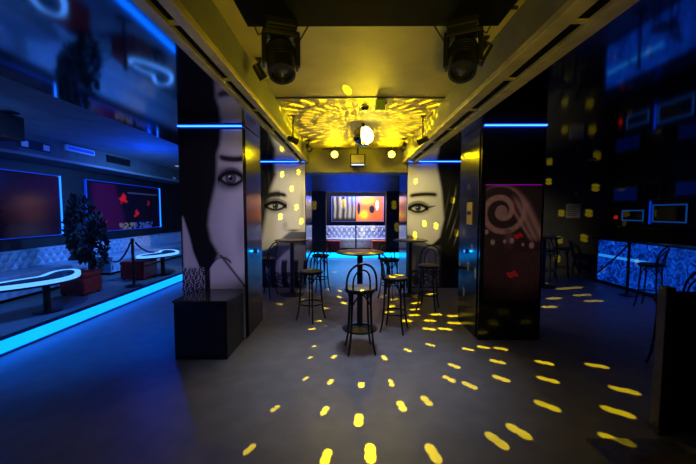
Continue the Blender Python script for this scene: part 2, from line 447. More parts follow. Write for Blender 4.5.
tag(o, 'mural of a pale face with winged eyeliner and black hair on the right, lit yellow', 'mural', 'face murals on the pillars')

def swirl(X, Z):
    dx, dz = X-1.90, Z-1.66; r = math.hypot(dx, dz); a = math.atan2(dz, dx)
    base = (.022, .010, .012)
    n = .5+.5*math.sin(X*90)*math.sin(Z*70+3*math.sin(X*20))
    c = mix(base, (.06, .018, .02), n*.5*(1-ss(1.2, 1.5, Z)))
    tan = (.5, .33, .26)
    # spiral arm
    ph = (a/(2*PI)-r/.17+.12) % 1
    if r < .36: c = mix(c, tan, (ss(.1, .25, ph)*(1-ss(.5, .66, ph)))*(1-ss(.27, .36, r))*(.55+.45*hsh(int(a*20), int(r*60))))
    if r < .075: c = mix(c, (.36, .25, .2), .9)
    # rays sweeping down to the right
    for k, (x0, s0) in enumerate(((2.02, .62), (2.12, .52), (2.22, .5))):
        xr = x0+(1.72-Z)*s0
        c = mix(c, tan, .75*math.exp(-((X-xr)/(.022+.012*k))**2)*ss(1.25, 1.35, Z)*(1-ss(1.72, 1.9, Z)))
    if Z < 1.44:
        w_ = (1.44-Z)
        c = mix(c, (.16, .09, .08), .8*math.exp(-((X-1.99-w_*.1)/.05)**2)*(1-ss(.1, .3, w_)))
    for (x, z, r0) in ((1.80, 1.27, .035), (2.04, 1.29, .035), (2.29, 1.23, .04), (1.95, 1.28, .025), (2.18, 1.24, .022), (1.72, 1.40, .03)):
        c = mix(c, (.4, .33, .3), 1-ss(r0*.6, r0, math.hypot(X-x, (Z-z)*.8)))
    for (x, z, w0, h0) in ((2.12, 1.35, .065, .035), (2.06, .86, .08, .042)):
        q = math.hypot((X-x)/w0, (Z-z-.012*math.sin((X-x)*60))/h0)
        c = mix(c, (.55, .02, .012), 1-ss(.8, 1.05, q))
    if Z < 1.15:
        g = .5+.5*math.sin(X*170+3*math.sin(Z*9)); c = mix(c, (.13, .07, .065), .55*g*ss(1.98, 2.12, X)*(.3+.7*hsh(int(X*120), int(Z*40))))
    return c
o = printed('art_poster', (1.70, 4.17, .52), (1, 0, 0), .70, 1.46, 140, 290, lambda a, b: swirl(1.70+a, .52+b), m='printed_matt')
tag(o, 'dark poster of a tan spiral swirl with red lips on the black pillar', 'poster')
glow_strip('magenta_light', (1.70, 4.165, 1.985), (2.40, 4.178, 1.995), 'thin magenta light line above the dark swirl poster', 'led_magenta')
for x0, x1, y, lab in ((-2.15, -1.35, 4.16, 'blue light strip along the top of the mural above the black plinth'),
                       (1.66, 2.43, 4.14, 'blue light strip along the top of the swirl poster pillar'),
                       (-2.24, -.96, 7.07, 'blue light strip above the yellow lit face mural with hair on its left'),
                       (1.23, 2.54, 7.07, 'blue light strip above the face mural with winged eyeliner')):
    glow_strip('light_strip', (x0, y, ZM-.009), (x1, y+.02, ZM-.001), lab, 'led_strip', 'blue strips at the pillar tops')
# small blue lamps on the inner sides
for x, s, lab in ((-1.327, 1, 'small blue lamp on the steel side of the mural pillar'), (1.637, -1, 'small blue lamp on the steel side of the swirl poster pillar')):
    t = empty('pillar_lamp', (x, 4.62, 1.10), lab, 'lamp', 'small blue pillar lamps')
    MB().lathe([(.028, 0), (.028, .02*s), (.022, .028*s)], axis='X', n=16).build('lamp_housing', 'black_metal', t)
    MB().lathe([(.02, .028*s), (.014, .036*s)], axis='X', n=16).build('lens', 'led_blue', t)
    light('POINT', 'lamp_glow', (x+s*.06, 4.62, 1.10), .5, (.0, .25, 1), radius=.01)
t = empty('notice_sign', (1.636, 4.52, 1.63), 'small yellow notice sign on the side of the swirl poster pillar', 'sign')
MB().box((-.012, -.09, -.15), (0, .09, .15), bev=.003).build('board', 'sign_yellow', t)
MB().box((-.014, -.07, -.02), (-.0125, .07, .03)).build('printed_band', 'black_plastic', t)

# ------------------------------------------------------------------ lights and gear on the ceiling tray
BALL = (.2, 5.1, 2.80)
t = empty('mirror_ball', BALL, 'mirror ball with a glowing yellow highlight side hanging under the tray ceiling', 'mirror ball')
mb = MB(); R = .155; nl, na = 12, 24
for i in range(nl):
    for k in range(na):
        e0, e1 = -PI/2+PI*i/nl+.012, -PI/2+PI*(i+1)/nl-.012; a0, a1 = 2*PI*k/na+.012, 2*PI*(k+1)/na-.012
        P = lambda a, e: (R*math.cos(e)*math.cos(a), R*math.cos(e)*math.sin(a), R*math.sin(e))
        hot = 1 if (math.cos((e0+e1)/2)*math.cos((a0+a1)/2-math.radians(-55)) > .55) else 0  # tiles on this side glow in place of the spot's highlight
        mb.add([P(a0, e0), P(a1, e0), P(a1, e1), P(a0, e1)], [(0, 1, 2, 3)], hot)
MB().lathe([(R*.97*math.cos(-PI/2+PI*i/14)+.001, R*.97*math.sin(-PI/2+PI*i/14)) for i in range(15)], n=28).build('core', 'black_plastic', t)
mb.build('mirror_tiles', ['mirror_facet', 'tile_highlight'], t)
MB().lathe([(.03, R-.005), (.03, R+.03), (.012, R+.032), (.012, ZC-BALL[2])], n=14).build('hanger', 'black_metal', t)
# added upward fill for the ceiling, then the beams thrown on the floor
LB = (BALL[0], BALL[1]-.02, 2.60)
light('SPOT', 'ceiling_fill', (BALL[0], BALL[1]-.1, 2.40), 50, YEL, aim=(BALL[0], BALL[1]-.35, 3.0), size=165, blend=.3, radius=.05)
DOTS = [(0.69, 3.86), (1.0, 4.02), (1.42, 3.89), (1.63, 3.95), (1.82, 3.91), (1.63, 3.56), (1.12, 3.46), (1.5, 3.19), (1.14, 3.06), (0.98, 3.18), (0.39, 3.65), (0.39, 3.1), (0.11, 3.08), (0.44, 2.72), (0.67, 2.8), (0.07, 2.53), (0.14, 2.17), (0.57, 2.17), (1.06, 2.3), (1.27, 2.4), (2.34, 3.9), (2.82, 3.87), (2.13, 3.54), (2.65, 3.47), (1.95, 3.17), (2.54, 2.98), (1.68, 2.73), (2.21, 2.65), (1.93, 2.29), (-0.44, 3.97), (-0.45, 3.65), (-0.18, 3.68), (-0.44, 3.18), (-0.19, 3.12), (-0.21, 2.65), (-0.16, 2.13), (-0.63, 2.68), (-0.7, 2.2), (4.38, 7.53), (3.9, 6.25), (3.47, 5.68), (4.62, 7.07), (4.88, 7.14), (4.62, 6.51), (4.52, 6.07), (1.31, 6.38), (1.2, 5.91), (1.1, 5.52), (1.03, 5.21), (0.86, 4.93), (0.89, 4.39), (0.73, 4.21), (1.63, 6.57), (1.39, 5.24), (1.22, 4.94), (1.12, 4.58), (1.34, 4.58), (1.64, 5.16), (1.55, 4.83), (0.65, 5.37), (0.66, 6.41), (0.84, 6.19), (0.72, 5.69), (-0.15, 3.98), (0.11, 3.98), (0.34, 3.95), (-0.47, 6.99), (-0.21, 6.33), (-0.11, 5.9), (-0.41, 5.59), (-0.48, 4.91), (-1.26, 5.83), (-0.54, 4.57), (-0.86, 6.11), (-0.21, 6.82), (-0.41, 9.01), (-0.83, 7.7), (-1.05, 6.81), (-0.84, 6.81)]
beams = []          # (direction, size) of every lens of the ball
for x, y in DOTS:
    v = Vector((x-LB[0], y-LB[1], -LB[2])); L = v.length
    k = .5+.3*ss(-.5, .1, x)+.13*ss(.3, 1.8, x)
    if y > 4.2: k = 1.35-.25*ss(1.5, 3.5, x)-.5*(1-ss(-.4, 0, x))
    ax = Vector((1.6*v.x, v.y, 0)).normalized()
    for s in (-1, 1): beams.append(((v+ax*s*.040*k*L/3.5).normalized(), k))
WALLDOTS = [(3.9, 6.9, 1.9), (5.3, 8.9, 2.46), (5.67, 8.9, 1.62), (6.4, 8.9, 1.62), (6.3, 8.9, .95), (5.65, 8.9, .9), (5.6, 8.9, .4), (6.55, 8.9, 2.3),
            (5.79, 7.55, .35), (5.79, 6.7, .65), (2.62, 2.4, .8), (2.55, 2.4, .6), (-1.45, 7.1, 2.45), (-1.1, 7.1, 2.5), (-1.25, 7.1, 2.15), (-1.5, 7.1, 1.55), (-1.05, 7.1, 1.45), (-1.15, 7.1, 1.75),
            (1.4, 7.1, 2.3), (1.6, 7.1, 1.4), (1.4, 7.1, 1.15), (1.85, 7.1, 1.35), (2.3, 7.1, 1.2), (2.2, 7.1, 1.9), (1.64, 4.7, .5), (1.64, 4.55, .9), (1.64, 4.75, 1.35), (1.64, 4.6, 2.0),
            (-.25, 13, 2.0), (.6, 13, 1.6), (.9, 13, 1.1), (.5, 13, .9), (-1.3, 12, 1.9), (1.6, 12, 1.9), (1.7, 12, 1.1)]
for x, y, z in WALLDOTS:
    v = Vector((x-LB[0], y-LB[1], z-LB[2]))
    k = .62 if x > 3 else 1.0
    for s in (-1, 1): beams.append(((v+Vector((0, 0, s*.036*k*v.length/3.5))).normalized(), k))
bl = light('POINT', 'ball_beams', LB, 2600, (1, .72, .0), radius=0)
bd = bl.data; bd.use_nodes = True; nt = bd.node_tree
beams.append((Vector((-.03-LB[0], 3.76-LB[1], ZC-LB[2])).normalized(), 2.1))       # one lens rakes along the ceiling
tc = nt.nodes.new('ShaderNodeTexCoord'); cur = None
for d, k in beams:
    n = nt.nodes.new('ShaderNodeVectorMath'); n.operation = 'DISTANCE'; n.inputs[1].default_value = d
    nt.links.new(tc.outputs['Normal'], n.inputs[0])
    g = nt.nodes.new('ShaderNodeMath'); g.operation = 'MULTIPLY'; g.inputs[1].default_value = 1/k
    nt.links.new(n.outputs['Value'], g.inputs[0])
    if cur is None: cur = g.outputs[0]; continue
    q = nt.nodes.new('ShaderNodeMath'); q.operation = 'MINIMUM'
    nt.links.new(cur, q.inputs[0]); nt.links.new(g.outputs[0], q.inputs[1]); cur = q.outputs[0]
r = nt.nodes.new('ShaderNodeMapRange'); r.interpolation_type = 'SMOOTHSTEP'
r.inputs['From Min'].default_value = .0105; r.inputs['From Max'].default_value = .0145
r.inputs['To Min'].default_value = 1; r.inputs['To Max'].default_value = 0
nt.links.new(cur, r.inputs['Value']); beam_mask = r.outputs['Result']

# fan of streaks thrown up on the tray ceiling by the same lamp
em = nt.nodes['Emission']; sp = nt.nodes.new('ShaderNodeSeparateXYZ')
nt.links.new(tc.outputs['Normal'], sp.inputs[0])
def mth(op, a, b=None):
    n = nt.nodes.new('ShaderNodeMath'); n.operation = op
    for i, q in enumerate((a, b)):
        if q is None: continue
        if isinstance(q, (int, float)): n.inputs[i].default_value = q
        else: nt.links.new(q, n.inputs[i])
    return n.outputs[0]
az = mth('ARCTAN2', sp.outputs['Y'], sp.outputs['X'])
rho = mth('DIVIDE', mth('SQRT', mth('ADD', mth('MULTIPLY', sp.outputs['X'], sp.outputs['X']), mth('MULTIPLY', sp.outputs['Y'], sp.outputs['Y']))), mth('ABSOLUTE', sp.outputs['Z']))
lr = mth('MULTIPLY', mth('LOGARITHM', rho, 1.36), 1.0)
row = mth('FLOOR', lr); fr = mth('SUBTRACT', lr, row)
c1 = mth('COSINE', mth('ADD', mth('MULTIPLY', az, 38), mth('MULTIPLY', row, PI)))
m1 = mth('GREATER_THAN', c1, .6)
m2 = mth('LESS_THAN', mth('ABSOLUTE', mth('SUBTRACT', fr, .5)), .30)
m3 = mth('LESS_THAN', rho, 5.0); m4 = mth('GREATER_THAN', rho, 1.35)
up_ = mth('GREATER_THAN', mth('ABSOLUTE', sp.outputs['Z']), .02)
msk = mth('MULTIPLY', mth('MULTIPLY', mth('MULTIPLY', m1, m2), mth('MULTIPLY', m3, m4)), up_)
sgn = mth('GREATER_THAN', sp.outputs['Z'], 0)
front = mth('GREATER_THAN', mth('DIVIDE', sp.outputs['Y'], mth('ABSOLUTE', sp.outputs['Z'])), -2.6)
msk = mth('MULTIPLY', msk, mth('MULTIPLY', sgn, front))
msk = mth('MULTIPLY', msk, mth('MULTIPLY', rho, mth('MULTIPLY', rho, .045)))
nt.links.new(mth('MAXIMUM', msk, beam_mask), em.inputs['Strength'])
# wide soft unseen spot along the ceiling, without a fixture
light('SPOT', 'ceiling_rake_soft', (.32, 4.9, 2.62), 60, YEL, aim=(-.35, 2.9, 3.0), size=60, blend=1, radius=.03)

def par_lamp(loc, label, aim, energy):
    t = empty('par_lamp', loc, label, 'lamp', 'yellow par lamps on the header')
    MB().lathe([(.05, .12), (.075, .10), (.085, 0), (.085, -.06), (.078, -.06), (.07, -.03)], axis='Y', n=22).build('housing', 'black_metal', t)
    MB().lathe([(.068, -.03), (.05, -.045), (.02, -.05)], axis='Y', n=22).build('lens', 'lamp_yellow', t)
    MB().tube([(-.1, 0, 0), (-.1, 0, .09), (.1, 0, .09), (.1, 0, 0)], .008, 6).box((-.02, -.02, .085), (.02, .02, ZC-loc[2])).build('yoke', 'black_metal', t)
    light('POINT', 'header_fill', (loc[0], loc[1]-.14, loc[2]-.02), 7, YEL, radius=.03)  # added point light that brightens the header around the lamp
    light('SPOT', 'par_beam', (loc[0], loc[1]-.1, loc[2]), energy, YEL, aim=aim, size=100, blend=.8, radius=.05)
par_lamp((-.32, 6.95, 2.84), 'glowing yellow par lamp on the header by the hair mural', (.2, 4.4, 3.0), 55)
par_lamp((.86, 6.95, 2.84), 'glowing yellow par lamp on the header by the eyeliner mural', (.2, 4.4, 3.0), 55)
t = empty('wash_light', (.16, 6.98, 2.73), 'square black wash light hung in the middle of the header', 'stage light')
MB().box((-.16, -.06, -.13), (.16, .12, .12), bev=.012).build('housing', 'black_metal', t)
MB().box((-.135, -.066, -.07), (.135, -.058, .10), bev=.003).build('front_panel', 'warm_white', t)
MB().box((-.13, -.07, -.115), (.13, -.058, -.085), bev=.003).build('light_bar', 'led_white', t)
MB().box((-.02, 0, .115), (.02, .04, ZC-2.73)).build('bracket', 'black_metal', t)

def moving_head(loc, label, rz, tilt):
    t = empty('moving_head_light', loc, label, 'stage light', 'black moving head lights', rz)
    MB().box((-.1, -.1, .10), (.1, .1, .19), bev=.015).build('base', 'black_plastic', t)
    MB().box((-.06, -.02, .185), (.06, .02, .235)).tube([(0, 0, .2), (0, 0, .27)], .022, 10).build('clamp', 'black_metal', t)
    yk = MB()
    for s in (-1, 1): yk.box((s*.108-.016, -.045, -.12), (s*.108+.016, .045, .09), bev=.01)
    yk.box((-.12, -.05, .07), (.12, .05, .105), bev=.01).build('yoke', 'black_plastic', t)
    hd = MB().lathe([(.02, .135), (.065, .13), (.092, .09), (.098, 0), (.095, -.10), (.088, -.14), (.07, -.14), (.062, -.115)], n=24).build('head', 'black_plastic', t)
    hd.location = (0, 0, -.06); hd.rotation_euler = (tilt, 0, 0)
    ln = MB().lathe([(.062, -.105), (.045, -.118), (.012, -.124)], n=24).build('lens', 'lens_dim', hd)
    fn_ = MB()
    for k in range(5): fn_.lathe([(.098, -.05+k*.025), (.101, -.046+k*.025), (.101, -.042+k*.025), (.098, -.038+k*.025)], n=24)
    fn_.build('cooling_ring', 'black_metal', hd)
    for s in (-1, 1):
        MB().tube([(s*.07, .08, .16), (s*.14, .1, .12), (s*.19, .06, .2), (s*.22, .02, .26)], .006, 6).build('cable', 'black_plastic', t)
    return t
moving_head((-.46, 2.26, 2.73), 'black moving head light hanging over the mural side of the tray', .3, -.45)
moving_head((.75, 2.26, 2.73), 'black moving head light hanging over the swirl poster side of the tray', -.4, -.55)
# horizontal pipe they are clamped to
t = empty('lighting_pipe', (.15, 2.26, 2.99), 'black lighting pipe under the dark cross beam', 'pipe')
MB().tube([(-.85, 0, 0), (1.0-.05, 0, 0)], .012, 12).build('pipe_tube', 'black_metal', t)
for x in (-.75, .75): MB().tube([(x, 0, .02), (x, 0, -.02), (x+.001, .02, -.04)], .012, 8).build('hook', 'black_metal', t)

def spot_can(loc, aim, label, sz=1.0, beam=0):
    t = empty('spotlight', loc, label, 'spotlight', 'small spotlights on the beams')
    h = MB().lathe([(.018*sz, .075*sz), (.034*sz, .07*sz), (.038*sz, -.05*sz), (.044*sz, -.06*sz), (.04*sz, -.062*sz), (.035*sz, -.045*sz)], n=18).build('housing', 'black_metal', t)
    h.rotation_euler = (Vector(aim)-Vector(loc)).to_track_quat('-Z', 'Y').to_euler()
    MB().lathe([(.035*sz, -.045*sz), (.02*sz, -.052*sz)], n=18).build('lens', 'warm_white', h)
    MB().tube([(0, 0, .03*sz), (0, 0, .07*sz), (0, 0, ZC-loc[2]-.01)], .009*sz, 8).box((-.03*sz, -.03*sz, ZC-loc[2]-.015), (.03*sz, .03*sz, ZC-loc[2])).build('stem', 'black_metal', t)
    if beam: light('SPOT', 'can_beam', Vector(loc)+(Vector(aim)-Vector(loc)).normalized()*.09, beam, (1, .84, .36), aim=aim, size=31, blend=.7, radius=.03)
    return t
spot_can((-.80, 3.0, 2.885), (.2, 4.0, 1), 'small spotlight on the beam nearest the mural side moving head', 1)
spot_can((1.04, 2.65, 2.885), (.1, 4.5, 1), 'small spotlight on the beam nearest the swirl side moving head', 1)
spot_can((-.80, 4.7, 2.66), (1.75, 7.1, 1.75), 'small spotlight on the left beam near the mirror ball', 1.1, 380)
spot_can((1.03, 4.75, 2.66), (-1.5, 7.1, 1.75), 'small spotlight on the right beam near the mirror ball', 1.1, 380)
spot_can((-.78, 6.3, 2.86), (.2, 4.0, 1), 'small spotlight where the left beam meets the hair mural', 1.25)
spot_can((1.0, 6.2, 2.86), (.2, 4.0, 1), 'small spotlight where the right beam meets the eyeliner mural', 1.25)
t = empty('ceiling_sensor', (.19, 4.32, ZC), 'small round ceiling sensor in front of the mirror ball', 'sensor')
MB().lathe([(.05, 0), (.05, -.02), (.04, -.04), (.02, -.052)], n=20).build('dome', 'black_plastic', t)
MB().lathe([(.058, 0), (.058, -.012)], n=20).build('base_ring', 'warm_white', t)
t = empty('alarm_box', (.37, 4.1, ZC), 'small green box on the tray ceiling beside the seam', 'box')
MB().box((-.055, -.04, -.12), (.055, .04, 0), bev=.006).build('case', 'green_plastic', t)
MB().box((-.05, .041, -.03), (.08, .06, 0)).build('bracket', 'black_metal', t)

# ------------------------------------------------------------------ plinth speaker in front of the near mural
t = empty('plinth', (-1.665, 3.88, 0), 'black square plinth with a dark glass top in front of the big eye mural', 'plinth')
MB().box((-.295, -.285, 0), (.295, .285, .64), bev=.008).build('body', 'black_plastic', t)
MB().box((-.305, -.295, .641), (.305, .29, .668), bev=.005).build('glass_top', 'glass_top', t)
MB().box((-.27, -.291, .05), (.27, -.2855, .60), bev=.001).build('front_panel', 'grille', t)

# ------------------------------------------------------------------ bentwood bar stools and high tables
def bar_stool():
    t = empty('bar_stool', (0, 0, 0), 'x', 'bar stool')
    H = .75
    MB().lathe([(.01, H-.012), (.15, H-.012), (.17, H-.004), (.172, H+.008), (.15, H+.016), (.01, H+.018)], n=30).build('seat', 'cane_seat', t)
    MB().lathe([(.150, H-.035), (.178, H-.035), (.186, H-.02), (.184, H-.002), (.173, H-.001), (.150, H-.014)], n=30).build('seat_rim', 'bentwood', t)
    for k in range(4):
        a = PI/4+PI/2*k; cx, sy = math.cos(a), math.sin(a)
        pr = [(.150, H-.03), (.155, .55), (.170, .30), (.188, .14), (.215, .03), (.228, .002)]
        MB().tube([(cx*r, sy*r, z) for r, z in pr], [.0145, .014, .013, .0125, .012, .012], 8).build('leg', 'bentwood', t)
        pts = []
        for j in range(9):
            q = j/8; ang = a+PI/2*q; rr = .150; z = H-.05-.13*abs(2*q-1)**1.8
            pts.append((math.cos(ang)*rr*(.93 if 0 < j < 8 else .97), math.sin(ang)*rr*(.93 if 0 < j < 8 else .97), z))
        MB().tube(pts, .009, 6).build('brace', 'bentwood', t)
    MB().tube([(.168*math.cos(2*PI*k/30), .168*math.sin(2*PI*k/30), .26) for k in range(30)], .011, 8, closed=True).build('foot_ring', 'bentwood', t)
    def hoop(hw, top, base, r, lean):
        pts = []
        for j in range(25):
            q = PI*j/24; x = hw*math.cos(q)*(1+.12*math.sin(q)); s = math.sin(q)**.75
            z = H+.0+base+(top-base)*s
            pts.append((x, -.10-.075*(1-(x/max(hw, .01))**2*.8)-lean*s, z))
        return MB().tube(pts, r, 8)
    hoop(.172, .32, -.01, .0125, .035).build('outer_back_hoop', 'bentwood', t)
    hoop(.098, .25, 0, .010, .025).build('inner_back_hoop', 'bentwood', t)
    return t
st = bar_stool()
STOOLS = [((.12, 3.86), .12, 'black bentwood bar stool nearest the camera, its hooped back before the middle high table'),
          ((.62, 4.53), -1.95, 'black bentwood bar stool just right of the middle high table'),
          ((-.60, 4.98), 2.6, 'black bentwood bar stool with round seat standing alone left of the middle high table'),
          ((1.33, 5.55), 2.7, 'black bentwood bar stool between the eyeliner mural and the swirl poster pillar'),
          ((-1.62, 6.35), 1.3, 'black bentwood bar stool under the hair mural, beside the small high table'),
          ((.76, 6.3), -.6, 'black bentwood bar stool behind the middle table, beside the table at the eyeliner mural'),
          ((-.62, 6.9), .4, 'black bentwood bar stool between the hair mural table and the far bench'),
          ((5.22, 5.7), .5, 'black bentwood bar stool against the glowing blue bar front'),
          ((3.35, 3.35), 1.2, 'black bentwood bar stool behind the wooden post, in front of the blue bar'),
          ((4.75, 7.9), -1.0, 'dark bar stool by the dark rear wall under the white notice'),
          ((5.35, 8.3), -2.2, 'dark bar stool in the rear corner next to the end of the blue bar')]
for i, ((x, y), rz, lab) in enumerate(STOOLS): pass
def high_table():
    t = empty('high_table', (0, 0, 0), 'x', 'high table')
    MB().lathe([(.02, 1.072), (.31, 1.072), (.328, 1.08), (.33, 1.094), (.322, 1.10), (.02, 1.10)], n=40).build('tabletop', 'table_wood', t)
    MB().lathe([(.3315, 1.078), (.336, 1.08), (.336, 1.094), (.3315, 1.096)], n=40).build('edge_band', 'black_metal', t)
    MB().lathe([(.05, .03), (.042, .08), (.04, .12), (.04, 1.04), (.09, 1.07)], n=20).build('pole', 'black_metal', t)
    MB().lathe([(.25, 0), (.25, .012), (.22, .022), (.07, .034), (.05, .05)], n=36).build('base', 'black_metal', t)
    return t
def all_children_ready():
    tb = high_table()
    for i, ((x, y), lab) in enumerate((((.14, 4.6), 'round high table in the middle of the floor, stools on both sides'),
                                       ((-1.16, 6.55), 'round high table in front of the hair mural'),
                                       ((1.2, 6.55), 'round high table in front of the eyeliner mural'),
                                       ((4.3, 7.3), 'dark round high table beside the rear bar wall'))):
        place(tb, i == 0, (x, y, 0), 0, lab, 'round high tables')
    for i, ((x, y), rz, lab) in enumerate(STOOLS): place(st, i == 0, (x, y, 0), rz, lab, 'bentwood bar stools')
all_children_ready()

# ------------------------------------------------------------------ tufted benches
def tuft_grid(w_, h_, cell, depth, org, ux, uz, un):
    """quilted diamonds: vertices lifted along un"""
    nu, nv = int(w_/cell*6), max(6, int(h_/cell*6)); vs = []; fs = []
    org, ux, uz, un = map(Vector, (org, ux, uz, un))
    for j in range(nv+1):
        for i in range(nu+1):
            a, b = w_*i/nu, h_*j/nv
            p, q = (a+b*.75)/cell, (a-b*.75)/cell
            d = (abs(math.sin(PI*p))*abs(math.sin(PI*q)))**.7*depth
            vs.append(org+ux*a+uz*b+un*d)
    fs = [(j*(nu+1)+i, j*(nu+1)+i+1, (j+1)*(nu+1)+i+1, (j+1)*(nu+1)+i) for j in range(nv) for i in range(nu)]
    return MB().add(vs, fs, 0, True)
def bench(org, length, along, label, cell=.17, back=.90, lift=.065):
    """along: direction of the seat; the sitter looks along n = along x up"""
    t = empty('tufted_bench', org, label, 'bench', 'tufted benches')
    al = Vector(along); n = al.cross(Vector((0, 0, 1)))
    R_ = Matrix((al, -n, Vector((0, 0, 1)))).transposed().to_4x4()
    t.rotation_euler = R_.to_euler()
    hb = back; dz = hb-.46
    Ln = length
    # local: x along, -y towards the sitter's front
    MB().box((0, -.62, .06), (Ln, -.02, .30), bev=.01).build('seat_base', 'leather', t)
    tuft_grid(Ln-.04, .22, cell, .03, (.02, -.622, .07), (1, 0, 0), (0, 0, 1), (0, -1, 0)).build('front_tufting', 'leather', t)
    MB().box((0, -.66, .302), (Ln, -.14, .43), bev=.03).build('seat_cushion', 'leather', t)
    MB().box((0, -.12, .30), (Ln, 0, hb), bev=.02).build('backrest', 'leather', t)
    tuft_grid(Ln-.04, dz, cell, lift, (.02, -.121, .435), (1, 0, 0), (0, -.05, 1), (0, -1, 0)).build('back_tufting', 'leather', t)
    MB().box((.05, -.55, 0), (Ln-.05, -.1, .06)).build('plinth_base', 'black_metal', t)
    return t
# left wall: sitter looks to +X, so along = +Y (Y x Z = X)
bench((-6.08, .4, .2), 6.5, (0, 1, 0), 'blue lit tufted wall bench behind the nearer glowing table', back=.76)
bench((-6.08, 7.45, .2), 4.6, (0, 1, 0), 'blue lit tufted wall bench behind the rope barrier', back=.76)
# back wall: sitter looks to -Y, along = +X
bench((-1.05, 13.28, .2), 2.6, (1, 0, 0), 'pale tufted bench at the far end under the colourful picture', cell=.2, lift=.085)
bench((-2.35, 13.28, .2), 1.1, (1, 0, 0), 'short pale tufted bench in the far corner behind the hair mural')
bench((1.75, 13.28, .2), 1.3, (1, 0, 0), 'short pale tufted bench in the far corner behind the eyeliner mural')

# ------------------------------------------------------------------ luminous lounge tables
def bean(s, n=56, inset=0):
    pts = []
    for k in range(n):
        a = 2*PI*k/n
        r = 1-.42*math.exp(-((a-PI*.94)/.42)**2)
        x, y = .30*r*math.cos(a), .68*r*math.sin(a)
        pts.append(Vector((s*(x+.10*math.cos(PI*y/.9)-.05), s*(y-.05), 0)))
    out = []
    for k in range(n):
        t = (pts[(k+1) % n]-pts[k-1]).normalized(); nrm = Vector((-t.y, t.x, 0))
        q = pts[k]+nrm*inset; out.append((q.x, q.y))
    return out
def lounge_table(loc, rz, label, sc=1):
    t = empty('glow_table', loc, label, 'table', 'bean shaped glowing tables', rz)
    MB().prism(bean(sc, inset=.075), .475, .512).build('tabletop', 'glass_top', t)
    MB().ring(bean(sc), bean(sc, inset=.07), .47, .515).build('luminous_rim', 'led_table', t)
    MB().prism(bean(sc, inset=.01), .44, .468).build('under_plate', 'black_metal', t)
    MB().tube([(0, 0, .03), (0, 0, .44)], .045, 14).build('leg', 'wood_post', t)
    MB().lathe([(.17, 0), (.17, .014), (.06, .028)], n=24).build('base', 'black_metal', t)
    return t
lounge_table((-4.42, 4.72, .2), .05, 'low bean shaped table with a glowing white blue rim, nearest the camera', 1.05)
lounge_table((-4.36, 7.6, .2), .08, 'low bean shaped table with a glowing white blue rim behind the rope barrier', 1.0)

def ottoman(loc, label, s=.42, m='red_vinyl'):
    t = empty('ottoman', loc, label, 'ottoman', 'red cube ottomans')
    MB().box((-s/2, -s/2, .03), (s/2, s/2, .30), bev=.02).build('body', m, t)
    MB().box((-s/2-.005, -s/2-.005, .301), (s/2+.005, s/2+.005, .40), bev=.03).build('seat_pad', m, t)
    for sx in (-1, 1):
        for sy in (-1, 1): MB().box((sx*s*.4-.02, sy*s*.4-.02, 0), (sx*s*.4+.02, sy*s*.4+.02, .029)).build('foot', 'black_metal', t)
    return t
ottoman((-4.78, 5.78, .2), 'dark red cube ottoman beside the nearer glowing table')
ottoman((-4.62, 7.15, .2), 'red cube ottoman beside the glowing table behind the rope', .5)
ottoman((-.62, 11.98+.2, .2), 'red cube ottoman before the far bench, on the hair mural side', .5)
ottoman((1.06, 12.18, .2), 'orange cube ottoman before the far bench, on the eyeliner mural side', .5, 'orange_cushion')

def stanchion(loc, label, h=1.0):
    t = empty('stanchion', loc, label, 'stanchion', 'rope barrier posts')
    MB().lathe([(.15, 0), (.15, .012), (.12, .026), (.04, .04), (.028, .05)], n=26).build('base', 'black_metal', t)
    MB().tube([(0, 0, .04), (0, 0, h-.06)], .025, 12).build('post', 'black_metal', t)
    MB().lathe([(.03, h-.07), (.036, h-.05), (.036, h-.03), (.03, h-.02), (.034, h), (.01, h+.012)], n=18).build('finial', 'black_metal', t)
    return t
def rope(a, b, sag, label):
    a, b = Vector(a), Vector(b)
    pts = [a.lerp(b, k/20)-Vector((0, 0, sag*4*(k/20)*(1-k/20))) for k in range(21)]
    t = MB().tube(pts, .016, 8).build('barrier_rope', 'rope')
    return tag(t, label, 'rope', 'barrier ropes')
stanchion((-4.22, 6.35, .2), 'black barrier post on the lounge between two ropes', .93)
rope((-4.28, 6.38, 1.05), (-5.25, 7.25, .55), .12, 'barrier rope drooping from the lounge post towards the wall bench')
rope((-4.20, 6.41, 1.05), (-4.16, 6.95, .80), .06, 'barrier rope drooping from the lounge post towards the farther glowing table')
stanchion((5.5, 6.5, 0), 'black barrier post in front of the glowing blue bar', 1.08)
rope((5.52, 6.55, 1.0), (5.66, 7.72, .12), .04, 'barrier rope hanging from the post across the blue bar front')
stanchion((.22, 12.2, .2), 'slim barrier post in front of the far bench', .95)

